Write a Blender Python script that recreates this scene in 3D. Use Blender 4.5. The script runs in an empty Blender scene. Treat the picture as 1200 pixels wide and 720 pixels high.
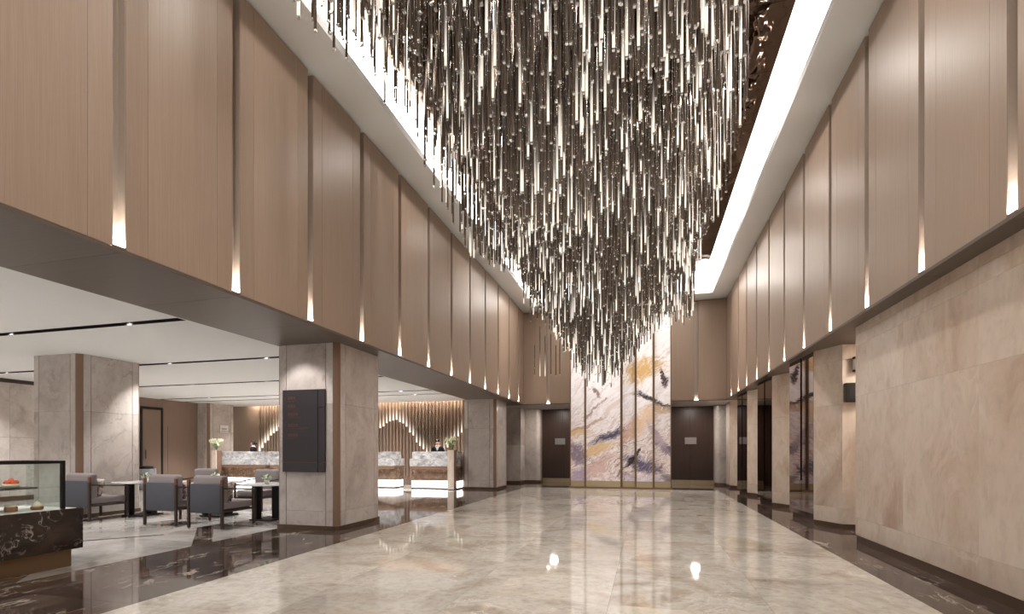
import bpy, bmesh, math, random
from mathutils import Vector, Matrix, noise
random.seed(7)
PI = math.pi
scene = bpy.context.scene
COL = scene.collection

# ------------------------------------------------------------------ camera
F_PX = 588.0; HORIZON = 529.2; YAW = math.atan(157 / F_PX); EYE = 1.25
cam = bpy.data.cameras.new('camera'); camo = bpy.data.objects.new('camera', cam); COL.objects.link(camo)
cam.sensor_width = 36; cam.sensor_fit = 'HORIZONTAL'; cam.lens = F_PX / 1200 * 36
cam.shift_y = (HORIZON - 360) / 1200
cam.clip_start = 0.05; cam.clip_end = 200
camo.location = (0, 0, EYE); camo.rotation_euler = (PI / 2, 0, YAW)
scene.camera = camo

# ------------------------------------------------------------------ world + exposure
world = bpy.data.worlds.new('world'); scene.world = world; world.use_nodes = True
world.node_tree.nodes['Background'].inputs[0].default_value = (1.0, 0.975, 0.95, 1)
world.node_tree.nodes['Background'].inputs[1].default_value = 0.62
vs = scene.view_settings
vs.view_transform = 'Standard'; vs.look = 'None'; vs.gamma = 1; vs.use_curve_mapping = False
vs.exposure = 0.12

# ------------------------------------------------------------------ large lights (fittings of the place and added fills)
def area(name, loc, sx, sy, power, color=(1, .93, .85), rot=(0, 0, 0), spread=PI):
    l = bpy.data.lights.new(name, 'AREA'); l.shape = 'RECTANGLE'; l.size = sx; l.size_y = sy
    l.energy = power; l.color = color; l.spread = spread
    o = bpy.data.objects.new(name, l); o.location = loc; o.rotation_euler = rot; COL.objects.link(o); return o
def spot(name, loc, target, power, angle, color=(1, .92, .82), blend=.6, r=.05):
    l = bpy.data.lights.new(name, 'SPOT'); l.energy = power; l.spot_size = angle; l.spot_blend = blend
    l.color = color; l.shadow_soft_size = r
    o = bpy.data.objects.new(name, l); o.location = loc
    o.rotation_euler = (Vector(target) - Vector(loc)).to_track_quat('-Z', 'Y').to_euler(); COL.objects.link(o); return o

SOFFIT = 2.96; LC = 3.07; CEIL = 6.40; MIRROR = 7.0
XL, XR, YB = -4.38, 2.61, 18.1
SLOTS = [0.1, 2.8, 5.5, 8.2, 10.95, 13.8, 14.75]
# added fill spots among the rods, to brighten the hall
for i, y in enumerate((1.5, 5.0, 8.5, 12.0, 15.2)):
    for x in (-2.9, -0.9, 1.1):
        spot('added_hall_fill', (x, y, MIRROR - .04), (x, y, 0), 230, 3.0, (1, .95, .90), .8, .12)
# track spots inside the black slots of the lounge ceiling
for y in SLOTS:
    for x in (-7.2, -9.6, -12.0, -14.4):
        spot('slot_track_spot', (x, y, LC + .085), (x, y, 0), 330 if y < 13 else 420, 1.75, (1, .985, .975), 1.0, .015)
area('reception_cove_light', (-10.8, 17.02, 3.30), 9.6, .12, 200, (1, .89, .77))
for x in (-6.9, -9.1, -12.3, -14.6):
    spot('added_desk_fill', (x, 15.75, LC - .01), (x, 16.1, 1.0), 170, 1.7, (1, .96, .92), .8, .03)  # added spots that brighten the desks and faces
# lift bays on the right
for y in (8.4, 11.5, 14.4, 17.3):
    area('lift_bay_downlight', (3.75, y, 2.94), .3, .3, 26, (1, .92, .85))
# wall washers of the soffits
spot('sign_washer', (-5.3, 6.1, 2.93), (-5.25, 6.88, 1.9), 55, 1.25, (1, .95, .95))
for x in (-3.4, 1.7):
    area('niche_downlight', (x, 19.0, 2.945), .25, .25, 34, (1, .92, .85))
for x in (-2.2, -1.4, -.4, .5):
    spot('artwork_spot', (x, 15.3, 6.95), (x + .05, 17.0, 1.6), 215, .75, (1, .97, .96), .8, .06)

# ------------------------------------------------------------------ node helpers
class NT:
    def __init__(s, name):
        s.m = bpy.data.materials.new(name); s.m.use_nodes = True; s.t = s.m.node_tree
        s.b = s.t.nodes['Principled BSDF']; s.out = s.t.nodes['Material Output']
    def n(s, typ, **kw):
        nd = s.t.nodes.new(typ)
        for k, v in kw.items(): setattr(nd, k, v)
        return nd
    def put(s, sock, v):
        if v is None: return
        if hasattr(v, 'is_linked') or isinstance(v, bpy.types.NodeSocket): s.t.links.new(v, sock)
        else: sock.default_value = v
    def math(s, op, a, b=None, c=None, clamp=False):
        nd = s.n('ShaderNodeMath', operation=op, use_clamp=clamp)
        s.put(nd.inputs[0], a); s.put(nd.inputs[1], b)
        if c is not None: s.put(nd.inputs[2], c)
        return nd.outputs[0]
    def vmath(s, op, a, b=None, sc=None):
        nd = s.n('ShaderNodeVectorMath', operation=op); s.put(nd.inputs[0], a); s.put(nd.inputs[1], b)
        if sc is not None: s.put(nd.inputs['Scale'], sc)
        return nd.outputs[0]
    def noise(s, vec, scale, detail=4, rough=.55, dist=0, col=False):
        nd = s.n('ShaderNodeTexNoise'); s.put(nd.inputs['Vector'], vec)
        nd.inputs['Scale'].default_value = scale; nd.inputs['Detail'].default_value = detail
        nd.inputs['Roughness'].default_value = rough; nd.inputs['Distortion'].default_value = dist
        return nd.outputs['Color' if col else 'Fac']
    def ramp(s, fac, stops, interp='LINEAR'):
        nd = s.n('ShaderNodeValToRGB'); nd.color_ramp.interpolation = interp; s.put(nd.inputs[0], fac)
        e = nd.color_ramp.elements
        while len(e) < len(stops): e.new(.5)
        for i, (p, c) in enumerate(stops):
            e[i].position = p; e[i].color = (c[0], c[1], c[2], 1) if not isinstance(c, (int, float)) else (c, c, c, 1)
        return nd.outputs[0]
    def mix(s, fac, a, b, mode='MIX'):
        nd = s.n('ShaderNodeMix', data_type='RGBA', blend_type=mode); s.put(nd.inputs[0], fac)
        for k, v in ((6, a), (7, b)):
            s.put(nd.inputs[k], (*v, 1) if isinstance(v, tuple) and len(v) == 3 else v)
        return nd.outputs[2]
    def pos(s): return s.n('ShaderNodeNewGeometry').outputs['Position']
    def rnd(s): return s.n('ShaderNodeObjectInfo').outputs['Random']
    def bump(s, h, strength, dist=.01):
        nd = s.n('ShaderNodeBump'); nd.inputs['Strength'].default_value = strength; nd.inputs['Distance'].default_value = dist
        s.put(nd.inputs['Height'], h); s.t.links.new(nd.outputs[0], s.b.inputs['Normal'])
    def fin(s, color=None, rough=.5, metal=0, spec=.5, **kw):
        b = s.b; s.put(b.inputs['Base Color'], (*color, 1) if isinstance(color, tuple) and len(color) == 3 else color)
        s.put(b.inputs['Roughness'], rough); b.inputs['Metallic'].default_value = metal; b.inputs['Specular IOR Level'].default_value = spec
        for k, v in kw.items():
            s.put(b.inputs[k.replace('_', ' ')], v)
        return s.m

def S(r, g, b):   # sRGB 0-255 to linear
    f = lambda c: (c / 255 / 12.92) if c <= 10 else ((c / 255 + .055) / 1.055) ** 2.4
    return (f(r), f(g), f(b))

def plain(name, c, rough=.5, metal=0, spec=.5, grain=.08, gscale=30):
    t = NT(name); p = t.pos(); n = t.noise(p, gscale, 3)
    k = t.math('MULTIPLY_ADD', n, grain * 2, 1 - grain)
    return t.fin(t.mix(1.0, c, t.ramp(k, [(0, 0), (1, 1)]), 'MULTIPLY') if grain else c, rough, metal, spec)

def emit(name, c, strength):
    t = NT(name); return t.fin(c, .5, 0, .3, Emission_Color=(*c, 1), Emission_Strength=strength)

def marble(name, stops, scale, rough, vein=None, vcol=None, slab=.12, stretch=(1, 1, 1), vthick=.03, vscale=1.0, spec=.5, finek=.35):
    """stone slabs: cloud + veins, every slab cut from another place of the block"""
    t = NT(name); r = t.rnd(); p = t.pos()
    off = t.n('ShaderNodeCombineXYZ'); t.put(off.inputs[0], t.math('MULTIPLY', r, 37.1)); t.put(off.inputs[1], t.math('MULTIPLY', r, 91.7)); t.put(off.inputs[2], t.math('MULTIPLY', r, 53.3))
    v = t.vmath('ADD', t.vmath('MULTIPLY', p, stretch), off.outputs[0])
    warp = t.vmath('ADD', v, t.vmath('SCALE', t.noise(v, scale * .8, 4, col=True), sc=1.1 / scale))
    base = t.ramp(t.noise(warp, scale, 9, .62, .6), stops)
    fine = t.noise(v, scale * 14, 4, .6)
    base = t.mix(finek, base, t.ramp(fine, [(.32, .66), (.5, .94), (.7, 1.0)]), 'MULTIPLY')
    if vein:
        n1 = t.noise(warp, scale * 1.5 * vscale, 6, .58, .9)
        a = t.math('ABSOLUTE', t.math('SUBTRACT', n1, .5))
        ma = t.ramp(a, [(0, 1), (vthick, 0)])
        gate = t.ramp(t.noise(v, scale * 1.3, 3), [(.45, 0), (.65, 1)])
        base = t.mix(t.math('MULTIPLY', t.math('MULTIPLY', ma, gate), vein), base, vcol)
    tone = t.math('MULTIPLY_ADD', r, slab, 1 - slab * .75)
    base = t.mix(1.0, base, t.ramp(tone, [(0, 0), (1, 1)]), 'MULTIPLY')
    return t.fin(base, rough, 0, spec)

def wood(name, c1, c2, axis_scale, rough=.42, slab=.07):
    t = NT(name); p = t.pos(); r = t.rnd()
    off = t.n('ShaderNodeCombineXYZ'); t.put(off.inputs[0], t.math('MULTIPLY', r, 17.)); t.put(off.inputs[1], t.math('MULTIPLY', r, 31.)); t.put(off.inputs[2], t.math('MULTIPLY', r, 5.))
    v = t.vmath('ADD', t.vmath('MULTIPLY', p, axis_scale), off.outputs[0])
    n = t.noise(v, 1.0, 6, .65); n2 = t.noise(v, 4.1, 3, .6)
    k = t.math('ADD', t.math('MULTIPLY', n, .6), t.math('MULTIPLY', n2, .4))
    col = t.ramp(k, [(.33, c2), (.62, c1)])
    tone = t.math('MULTIPLY_ADD', r, slab, 1 - slab)
    col = t.mix(1.0, col, t.ramp(tone, [(0, 0), (1, 1)]), 'MULTIPLY')
    t.bump(k, .06, .004)
    return t.fin(col, rough, 0, .35)

M = {}
M['wood'] = wood('oak_veneer', S(166, 144, 126), S(150, 128, 111), (110, 110, 1.1))
M['wood_brown'] = wood('brown_veneer', S(138, 116, 101), S(122, 102, 88), (90, 90, .9))
M['slat_wood'] = wood('pale_brown_slat', S(152, 131, 115), S(136, 116, 102), (90, 90, .9))
M['wood_dark'] = wood('dark_door_veneer', S(74, 54, 46), S(52, 38, 33), (34, 34, .9), .35)
M['soffit'] = wood('dark_soffit_veneer', S(104, 91, 81), S(93, 81, 72), (1, 80, 80), .4)
M['backing'] = plain('shadow_backing', S(70, 56, 47), .6)
M['slit'] = plain('slit_lining', S(166, 150, 136), .5)
M['floor_light'] = marble('cream_grey_marble', [(.26, S(160, 143, 126)), (.40, S(196, 185, 171)), (.54, S(220, 213, 203)), (.66, S(196, 183, 168)), (.80, S(162, 145, 128))], 1.05, .045, .75, S(240, 236, 229), .26, (1, 1.0, 1), .02, 1.6, .5, .6)
M['floor_dark'] = marble('dark_brown_marble', [(.3, S(52, 41, 37)), (.5, S(78, 64, 57)), (.7, S(108, 91, 81))], 2.2, .05, .95, S(212, 198, 186), .2, (1, .5, 1), .022, .9, .5, .4)
M['floor_grey'] = marble('pale_grey_marble', [(.3, S(150, 143, 137)), (.5, S(182, 176, 170)), (.7, S(204, 199, 194))], .7, .06, .6, S(120, 112, 106), .14, (1, 1, 1), .015)
M['wall_marble'] = marble('warm_beige_marble', [(.28, S(180, 154, 134)), (.42, S(204, 184, 166)), (.56, S(218, 203, 188)), (.66, S(200, 178, 158)), (.8, S(184, 158, 138))], .75, .22, .5, S(228, 214, 200), .05, (1, 1, .6), .03)
M['col_marble'] = marble('grey_beige_marble', [(.28, S(162, 149, 141)), (.45, S(192, 181, 173)), (.6, S(206, 197, 190)), (.75, S(176, 161, 151))], .8, .20, .5, S(138, 116, 102), .10, (1, 1, .8), .016)
M['counter_marble'] = marble('black_brown_marble', [(.3, S(36, 27, 24)), (.5, S(54, 42, 36)), (.7, S(76, 60, 50))], 2.2, .10, .9, S(206, 194, 184), .05, (1, 1, 1.3), .013)
M['desk_marble'] = marble('grey_white_marble', [(.3, S(128, 126, 128)), (.5, S(182, 180, 180)), (.7, S(220, 218, 217))], 6.5, .2, .85, S(84, 82, 86), .05, (.7, 1, 1.3), .022)
M['table_marble'] = marble('white_marble_top', [(.3, S(200, 198, 196)), (.6, S(232, 230, 228))], 3, .12, .4, S(150, 148, 148), .05)
M['recess_marble'] = marble('recess_brown_marble', [(.3, S(78, 62, 52)), (.5, S(112, 92, 78)), (.7, S(142, 120, 102))], 3.0, .15, .6, S(214, 190, 164), .05)
M['bronze'] = plain('brushed_bronze', S(128, 104, 80), .32, .75, .5, .06, 60)
M['brown_strip'] = plain('brown_bronze_strip', S(136, 108, 90), .35, .35, .5, .05, 60)
M['skirting'] = plain('bronze_skirting', S(100, 80, 64), .3, .5, .5, .06, 50)
M['brass'] = plain('satin_brass', S(176, 158, 128), .28, .8, .5, .05, 40)
M['white_paint'] = plain('warm_white_paint', S(214, 210, 204), .7, 0, .3, .02, 20)
M['grey_paint'] = plain('pale_grey_ceiling_paint', S(228, 228, 225), .7, 0, .3, .02, 20)
M['black'] = plain('matt_black', S(22, 20, 20), .45, 0, .4, .05)
M['black_metal'] = plain('black_metal', S(30, 27, 26), .35, .4, .5, .05)
M['cove'] = emit('luminous_cove', (1, .97, .93), 8.5)  # upstand glows by itself, in place of strips hidden behind the lip
M['led'] = emit('slit_led', (1, .98, .95), 420)
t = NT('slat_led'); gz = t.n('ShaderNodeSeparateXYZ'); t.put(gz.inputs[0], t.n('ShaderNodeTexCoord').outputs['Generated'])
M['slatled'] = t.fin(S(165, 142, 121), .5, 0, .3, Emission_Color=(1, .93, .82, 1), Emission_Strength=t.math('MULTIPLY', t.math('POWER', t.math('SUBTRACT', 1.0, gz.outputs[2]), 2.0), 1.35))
M['plinth_light'] = emit('luminous_white_plinth', (1, .98, .96), 2.2)
M['led_soft'] = emit('soft_slit_led', (1, .98, .95), 26)
M['case_fill'] = emit('added_case_glow', (1, .96, .9), 12)  # for the added strip that brightens the display case
M['under_led'] = emit('warm_under_counter_led', (1, .80, .56), 9)
M['grey_fabric'] = plain('slate_grey_fabric', S(82, 82, 87), .9, 0, .1, .12, 140)
M['taupe_fabric'] = plain('taupe_fabric', S(132, 123, 122), .9, 0, .1, .12, 140)
M['light_fabric'] = plain('pale_grey_fabric', S(168, 160, 160), .9, 0, .1, .12, 140)
M['chair_wood'] = plain('dark_walnut', S(58, 44, 38), .4, 0, .4, .15, 60)
M['chair_cap'] = plain('reddish_walnut', S(110, 72, 56), .4, 0, .4, .15, 60)
M['leaf'] = plain('green_leaf', S(96, 128, 60), .5, 0, .3, .25, 30)
M['petal'] = plain('white_petal', S(238, 238, 228), .6, 0, .3, .05, 30)
M['petal_green'] = plain('pale_green_petal', S(236, 238, 206), .6, 0, .3, .1, 30)
M['skin'] = plain('skin', S(242, 210, 192), .5, 0, .3, .03, 30)
M['hair'] = plain('black_hair', S(28, 22, 22), .4, 0, .4, .2, 90)
M['suit'] = plain('navy_suit', S(34, 34, 44), .8, 0, .2, .1, 90)
M['shirt'] = plain('white_shirt', S(232, 230, 230), .7, 0, .2, .03, 60)
M['lip'] = plain('lip', S(176, 84, 84), .5, 0, .3, .03)
M['plate'] = plain('pale_plate', S(240, 238, 236), .4, .0, .5, .03)
M['steel'] = plain('brushed_steel', S(170, 166, 164), .3, .9, .5, .06, 80)
M['sign_board'] = plain('dark_bronze_sign', S(70, 64, 66), .32, .55, .5, .06, 40)
M['sign_text'] = plain('copper_lettering', S(128, 92, 78), .35, .5, .5, .05)
M['sign_dark'] = plain('dark_lettering', S(60, 56, 56), .5, 0, .4, .05)
M['cream_cake'] = plain('cream_icing', S(240, 222, 194), .55, 0, .4, .08, 60)
M['brown_cake'] = plain('baked_pastry', S(150, 98, 60), .7, 0, .3, .25, 90)
M['red_cake'] = plain('red_fruit_glaze', S(214, 82, 48), .25, 0, .5, .2, 60)
M['tray'] = plain('white_tray', S(226, 222, 216), .3, 0, .5, .03)
M['stone_grey'] = marble('grey_drum_stone', [(.3, S(120, 120, 122)), (.6, S(152, 152, 154))], 3, .3)

t = NT('clear_glass'); t.fin((.93, .97, .96), 0.0, 0, .5)
gl = t.n('ShaderNodeBsdfGlossy'); gl.inputs['Roughness'].default_value = 0; tr = t.n('ShaderNodeBsdfTransparent'); tr.inputs[0].default_value = (.93, .97, .96, 1)
fr = t.n('ShaderNodeLayerWeight'); fr.inputs[0].default_value = .5; mx = t.n('ShaderNodeMixShader')
t.t.links.new(t.math('MULTIPLY_ADD', t.math('POWER', fr.outputs['Facing'], 4.0), .6, .045), mx.inputs[0]); t.t.links.new(tr.outputs[0], mx.inputs[1]); t.t.links.new(gl.outputs[0], mx.inputs[2]); t.t.links.new(mx.outputs[0], t.out.inputs[0])
M['glass'] = t.m

t = NT('rippled_bronze_mirror'); p = t.pos()
h = t.noise(t.vmath('MULTIPLY', p, (1, 1, 1)), 2.2, 2, .4, .3); t.bump(h, .35, .06)
M['mirror'] = t.fin(S(118, 104, 94), .03, 1.0)
t = NT('bronze_mirror_glass'); M['bronze_mirror'] = t.fin(S(120, 102, 94), .03, 1.0)

t = NT('champagne_rod'); at = t.n('ShaderNodeAttribute', attribute_name='glow')
g = at.outputs['Fac']; p = t.pos(); r = t.noise(p, 3.0, 2)
M['rod'] = t.fin(t.mix(r, S(88, 78, 70), S(150, 140, 130)), .18, 1.0, .5, Emission_Color=(1, .90, .76, 1), Emission_Strength=t.math('MULTIPLY', g, 1.0))
M['crystal'] = NT('cut_crystal').fin((.86, .85, .83), .05, .9, 1.0, Emission_Color=(1, .96, .9, 1), Emission_Strength=.06)
M['bead'] = NT('crystal_bead').fin((.95, .94, .92), .08, .5, 1.0, Emission_Color=(1, .96, .9, 1), Emission_Strength=.4)  # weak emission painted in as the sparkle of the beads
M['wire'] = plain('thin_steel_wire', S(120, 108, 98), .3, .9, .5, 0)

# ------------------------------------------------------------------ mesh helpers
def link(o, parent=None):
    COL.objects.link(o)
    if parent is not None: o.parent = parent
    return o
def mesh_obj(name, me, parent=None, loc=(0, 0, 0), rot=(0, 0, 0)):
    o = bpy.data.objects.new(name, me); o.location = loc; o.rotation_euler = rot
    return link(o, parent)
def from_bm(name, bm, mat, smooth=False):
    me = bpy.data.meshes.new(name); bm.to_mesh(me); bm.free(); me.materials.append(M[mat])
    if smooth:
        for f in me.polygons: f.use_smooth = True
    return me
_cache = {}
def box_me(dx, dy, dz, mat, bev=0, name='box'):
    key = (round(dx, 4), round(dy, 4), round(dz, 4), mat, round(bev, 4))
    if key in _cache: return _cache[key]
    bm = bmesh.new(); bmesh.ops.create_cube(bm, size=1)
    for v in bm.verts: v.co = Vector((v.co.x * dx, v.co.y * dy, v.co.z * dz))
    if bev: bmesh.ops.bevel(bm, geom=bm.edges[:], offset=bev, segments=2 if bev > .01 else 1, affect='EDGES', profile=.6)
    _cache[key] = from_bm(name, bm, mat, bev > .01); return _cache[key]
def box(name, x0, x1, y0, y1, z0, z1, mat, parent=None, bev=0):
    me = box_me(abs(x1 - x0), abs(y1 - y0), abs(z1 - z0), mat, bev, name)
    return mesh_obj(name, me, parent, ((x0 + x1) / 2, (y0 + y1) / 2, (z0 + z1) / 2))
def cyl_me(r0, r1, h, mat, seg=16, smooth=True, name='cyl'):
    key = ('c', round(r0, 4), round(r1, 4), round(h, 4), mat, seg)
    if key in _cache: return _cache[key]
    bm = bmesh.new(); bmesh.ops.create_cone(bm, cap_ends=True, segments=seg, radius1=r0, radius2=r1, depth=h)
    me = from_bm(name, bm, mat)
    if smooth:
        for f in me.polygons: f.use_smooth = len(f.vertices) == 4
    _cache[key] = me; return me
def lathe_me(name, prof, mat, seg=20):
    bm = bmesh.new(); rings = []
    for r, z in prof: rings.append([bm.verts.new((r * math.cos(2 * PI * i / seg), r * math.sin(2 * PI * i / seg), z)) for i in range(seg)])
    for a, b in zip(rings, rings[1:]):
        for i in range(seg): bm.faces.new((a[i], a[(i + 1) % seg], b[(i + 1) % seg], b[i]))
    bm.faces.new(rings[0][::-1]); bm.faces.new(rings[-1])
    return from_bm(name, bm, mat, True)
def prism(name, pts, z0, z1, mat, parent=None):
    bm = bmesh.new(); a = [bm.verts.new((x, y, z0)) for x, y in pts]; b = [bm.verts.new((x, y, z1)) for x, y in pts]
    n = len(pts); bm.faces.new(a[::-1]); bm.faces.new(b)
    for i in range(n): bm.faces.new((a[i], a[(i + 1) % n], b[(i + 1) % n], b[i]))
    bmesh.ops.recalc_face_normals(bm, faces=bm.faces)
    return mesh_obj(name, from_bm(name, bm, mat), parent)
def bar(bm, a, b, r, seg=6):
    a = Vector(a); b = Vector(b); d = (b - a); q = d.to_track_quat('Z', 'Y').to_matrix().to_4x4()
    bmesh.ops.create_cone(bm, cap_ends=True, segments=seg, radius1=r, radius2=r, depth=d.length, matrix=Matrix.Translation((a + b) / 2) @ q)
def structure(o):
    o['kind'] = 'structure'
    if o.type == 'MESH':      # keep the origin at the scene's, so its pieces can be given in room coordinates
        o.data = o.data.copy(); o.data.transform(Matrix.Translation(o.location)); o.location = (0, 0, 0)
    return o
def empty(name, loc=(0, 0, 0), rz=0, parent=None):
    o = bpy.data.objects.new(name, None); o.location = loc; o.rotation_euler = (0, 0, rz); o.empty_display_size = .2
    return link(o, parent)
def tag(o, label, cat, group=None):
    o['label'] = label; o['category'] = cat
    if group: o['group'] = group
    return o
def copy_tree(o, parent=None):
    c = o.copy(); COL.objects.link(c); c.parent = parent
    for ch in o.children: copy_tree(ch, c)
    return c
G = .0025   # half joint

# ================================================================== STRUCTURE
YN = -3.0       # near end of the built hall
# ---- floor
floor = structure(box('floor', -17.6, 4.6, YN, 20.6, -.12, -.014, 'backing'))
def tiles(xs, ys, mat, name, skip=None):
    for x0, x1 in zip(xs, xs[1:]):
        for y0, y1 in zip(ys, ys[1:]):
            if skip and skip(x0, x1, y0, y1): continue
            box(name, x0 + G * .4, x1 - G * .4, y0 + G * .4, y1 - G * .4, -.02, 0, mat, floor)
def frange(a, b, n): return [a + (b - a) * i / n for i in range(n + 1)]
tiles(frange(-4.05, 2.21, 5), frange(-1.0, 17.05, 14), 'floor_light', 'marble_slab')
tiles([-5.77, -4.05], frange(-1.0, 17.05, 13), 'floor_dark', 'border_slab')
tiles([2.21, 4.4], frange(-1.0, 17.05, 13), 'floor_dark', 'border_slab')
tiles(frange(-5.77, 4.4, 5), [17.05, 20.4], 'floor_dark', 'border_slab')
tiles(frange(-17.4, -5.77, 9), frange(-1.0, 17.4, 14), 'floor_grey', 'grey_slab')
# inlaid diagonal dark strips of the lounge floor
def clip_poly(poly, xmin, xmax, ymin, ymax):
    def clip(ps, inside, inter):
        out = []
        for i, p in enumerate(ps):
            q = ps[i - 1]
            if inside(p):
                if not inside(q): out.append(inter(q, p))
                out.append(p)
            elif inside(q): out.append(inter(q, p))
        return out
    for ax, lim, sg in ((0, xmin, 1), (0, xmax, -1), (1, ymin, 1), (1, ymax, -1)):
        ins = lambda p, ax=ax, lim=lim, sg=sg: sg * (p[ax] - lim) >= 0
        def it(a, b, ax=ax, lim=lim):
            f = (lim - a[ax]) / (b[ax] - a[ax]); return tuple(a[k] + f * (b[k] - a[k]) for k in (0, 1))
        poly = clip(poly, ins, it) if poly else poly
    return poly
for y0 in (3.05, 5.28, 7.7, 10.1, 12.55):
    w = .33 if y0 < 9 else .55
    run = 1.3 if y0 < 9 else 3.5
    p = [(-5.77, y0), (-5.77, y0 + w), (-5.77 - run, y0 + w + run), (-5.77 - run, y0 + run)]
    p = clip_poly(p, -17, -5.77, 0, 14.3)
    if len(p) > 2: prism('dark_inlay_strip', p, -.01, .0012, 'floor_dark', floor)
p = [(-7.75, 5.06), (-7.70, 5.0), (-6.95, 5.90), (-7.0, 5.94)]
prism('dark_inlay_strip', p, -.01, .0012, 'floor_dark', floor)
p = [(-9.2, 11.2), (-9.2, 10.85), (-7.0, 13.35), (-7.0, 13.7)]
prism('dark_inlay_strip', p, -.01, .0014, 'floor_dark', floor)

# ---- long side walls above the colonnade: veneer boards between lit slits
def upper_wall(name, xf, s, slits, y_end):
    """xf = face plane, s = +1 when the hall is on the +x side"""
    w = structure(box(name, xf - s * .10, xf - s * .34, YN, YB + .3, SOFFIT + .02, CEIL + .5, 'backing'))
    led = box_me(.06, .10, .012, 'led', 0, 'slit_lamp')
    edges = [YN] + slits + [y_end]
    HW = .055
    for i, (a, b) in enumerate(zip(edges, edges[1:])):
        y0 = a + (HW if i else 0); y1 = b - (HW if i < len(edges) - 2 else 0)
        L = y1 - y0
        cuts = [y0, y0 + .2, y1 - .2, y1] if L > .9 else [y0, y1]
        for c0, c1 in zip(cuts, cuts[1:]):
            box('veneer_board', xf, xf - s * .09, c0 + .0015, c1 - .0015, 3.0, CEIL - .03, 'wood', w)
    for y in slits:
        box('slit_lining', xf - s * .085, xf - s * .10, y - HW, y + HW, 3.0, CEIL - .03, 'slit', w)
        for q in (-1, 1): box('slit_cheek', xf - s * .004, xf - s * .088, y + q * HW, y + q * (HW - .004), 3.0, CEIL - .03, 'slit', w)
        mesh_obj('slit_lamp', led, w, (xf - s * .045, y, 3.012))
        box('slit_lamp_lip', xf + s * .004, xf - s * .01, y - HW, y + HW, 2.99, 3.016, 'soffit', w)
    return w
LS = [3.302 + 1.2735 * k for k in range(-3, 12)]
RS = [4.528 + 1.2625 * k for k in range(-4, 11)]
wall_left = upper_wall('wall_left', XL, 1, LS, YB)
wall_right = upper_wall('wall_right', XR, -1, RS, YB)
# back wall, same boards
wb = structure(box('wall_back', XL - .1, XR + .1, YB + .09, YB + .3, SOFFIT + .02, CEIL + .5, 'backing'))
bs = [-3.46, -2.35, .65, 1.655]
be = [XL] + bs + [XR]
for i, (a, b) in enumerate(zip(be, be[1:])):
    x0 = a + (.06 if i else 0); x1 = b - (.06 if i < len(be) - 2 else 0)
    cuts = [x0, x1] if x1 - x0 < 1.2 else frange(x0, x1, 3)
    for c0, c1 in zip(cuts, cuts[1:]):
        box('veneer_board', c0 + .0015, c1 - .0015, YB, YB + .085, 3.0, CEIL - .03, 'wood', wb)
for x in bs:
    box('slit_lining', x - .06, x + .06, YB + .08, YB + .09, 3.0, CEIL - .03, 'slit', wb)
    mesh_obj('slit_lamp', box_me(.10, .06, .012, 'led_soft', 0, 'slit_lamp'), wb, (x, YB + .045, 3.012))

# ---- soffit fascia + panels
def soffit_run(name, x0, x1, ys):
    so = structure(box(name, min(x0, x1) + .01, max(x0, x1) - .01, ys[0], ys[-1], SOFFIT + .02, SOFFIT + .03, 'backing'))
    for a, b in zip(ys, ys[1:]):
        box('soffit_panel', x0, x1, a + .002, b - .002, SOFFIT, SOFFIT + .025, 'soffit', so)
    return so
s1 = soffit_run('trim_1', -5.77, XL + .0, [YN] + LS + [YB])
box('fascia_edge', XL, XL + .012, YN, YB, SOFFIT, 2.992, 'soffit', s1)
s2 = soffit_run('trim_2', XR, 4.3, [YN] + RS + [YB])
box('fascia_edge', XR - .012, XR, YN, YB, SOFFIT, 2.992, 'soffit', s2)
s3 = structure(box('trim_3', XL, XR, YB - .012, YB, SOFFIT, 2.992, 'soffit'))

# ---- main ceiling: white border, cove faces made to glow, rippled mirror
ceil = structure(box('ceiling', XL - .3, XR + .3, YN, YB + .4, 7.35, 7.45, 'grey_paint'))
CX0, CX1, CY1 = -3.80, 2.09, 17.4
box('ceiling_border', XL - .1, CX0, YN, YB + .1, CEIL, CEIL + .12, 'grey_paint', ceil)
box('ceiling_border', CX1, XR + .1, YN, YB + .1, CEIL, CEIL + .12, 'grey_paint', ceil)
box('ceiling_border', CX0, CX1, CY1, YB + .1, CEIL, CEIL + .12, 'grey_paint', ceil)
box('cove_glow_face', CX0 - .05, CX0 - .03, YN, CY1, CEIL + .03, 7.3, 'cove', ceil)
box('cove_glow_face', CX1 + .03, CX1 + .05, YN, CY1, CEIL + .03, 7.3, 'cove', ceil)
box('cove_glow_face', CX0, CX1, CY1 + .03, CY1 + .05, CEIL + .03, 7.3, 'cove', ceil)
MX = frange(CX0 + .17, CX1 - .24, 4); MY = frange(YN, CY1 - .25, 16)
for a, b in zip(MX, MX[1:]):
    for c, d in zip(MY, MY[1:]):
        o = box('mirror_panel', a + .003, b - .003, c + .003, d - .003, MIRROR, MIRROR + .03, 'mirror', ceil)

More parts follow.
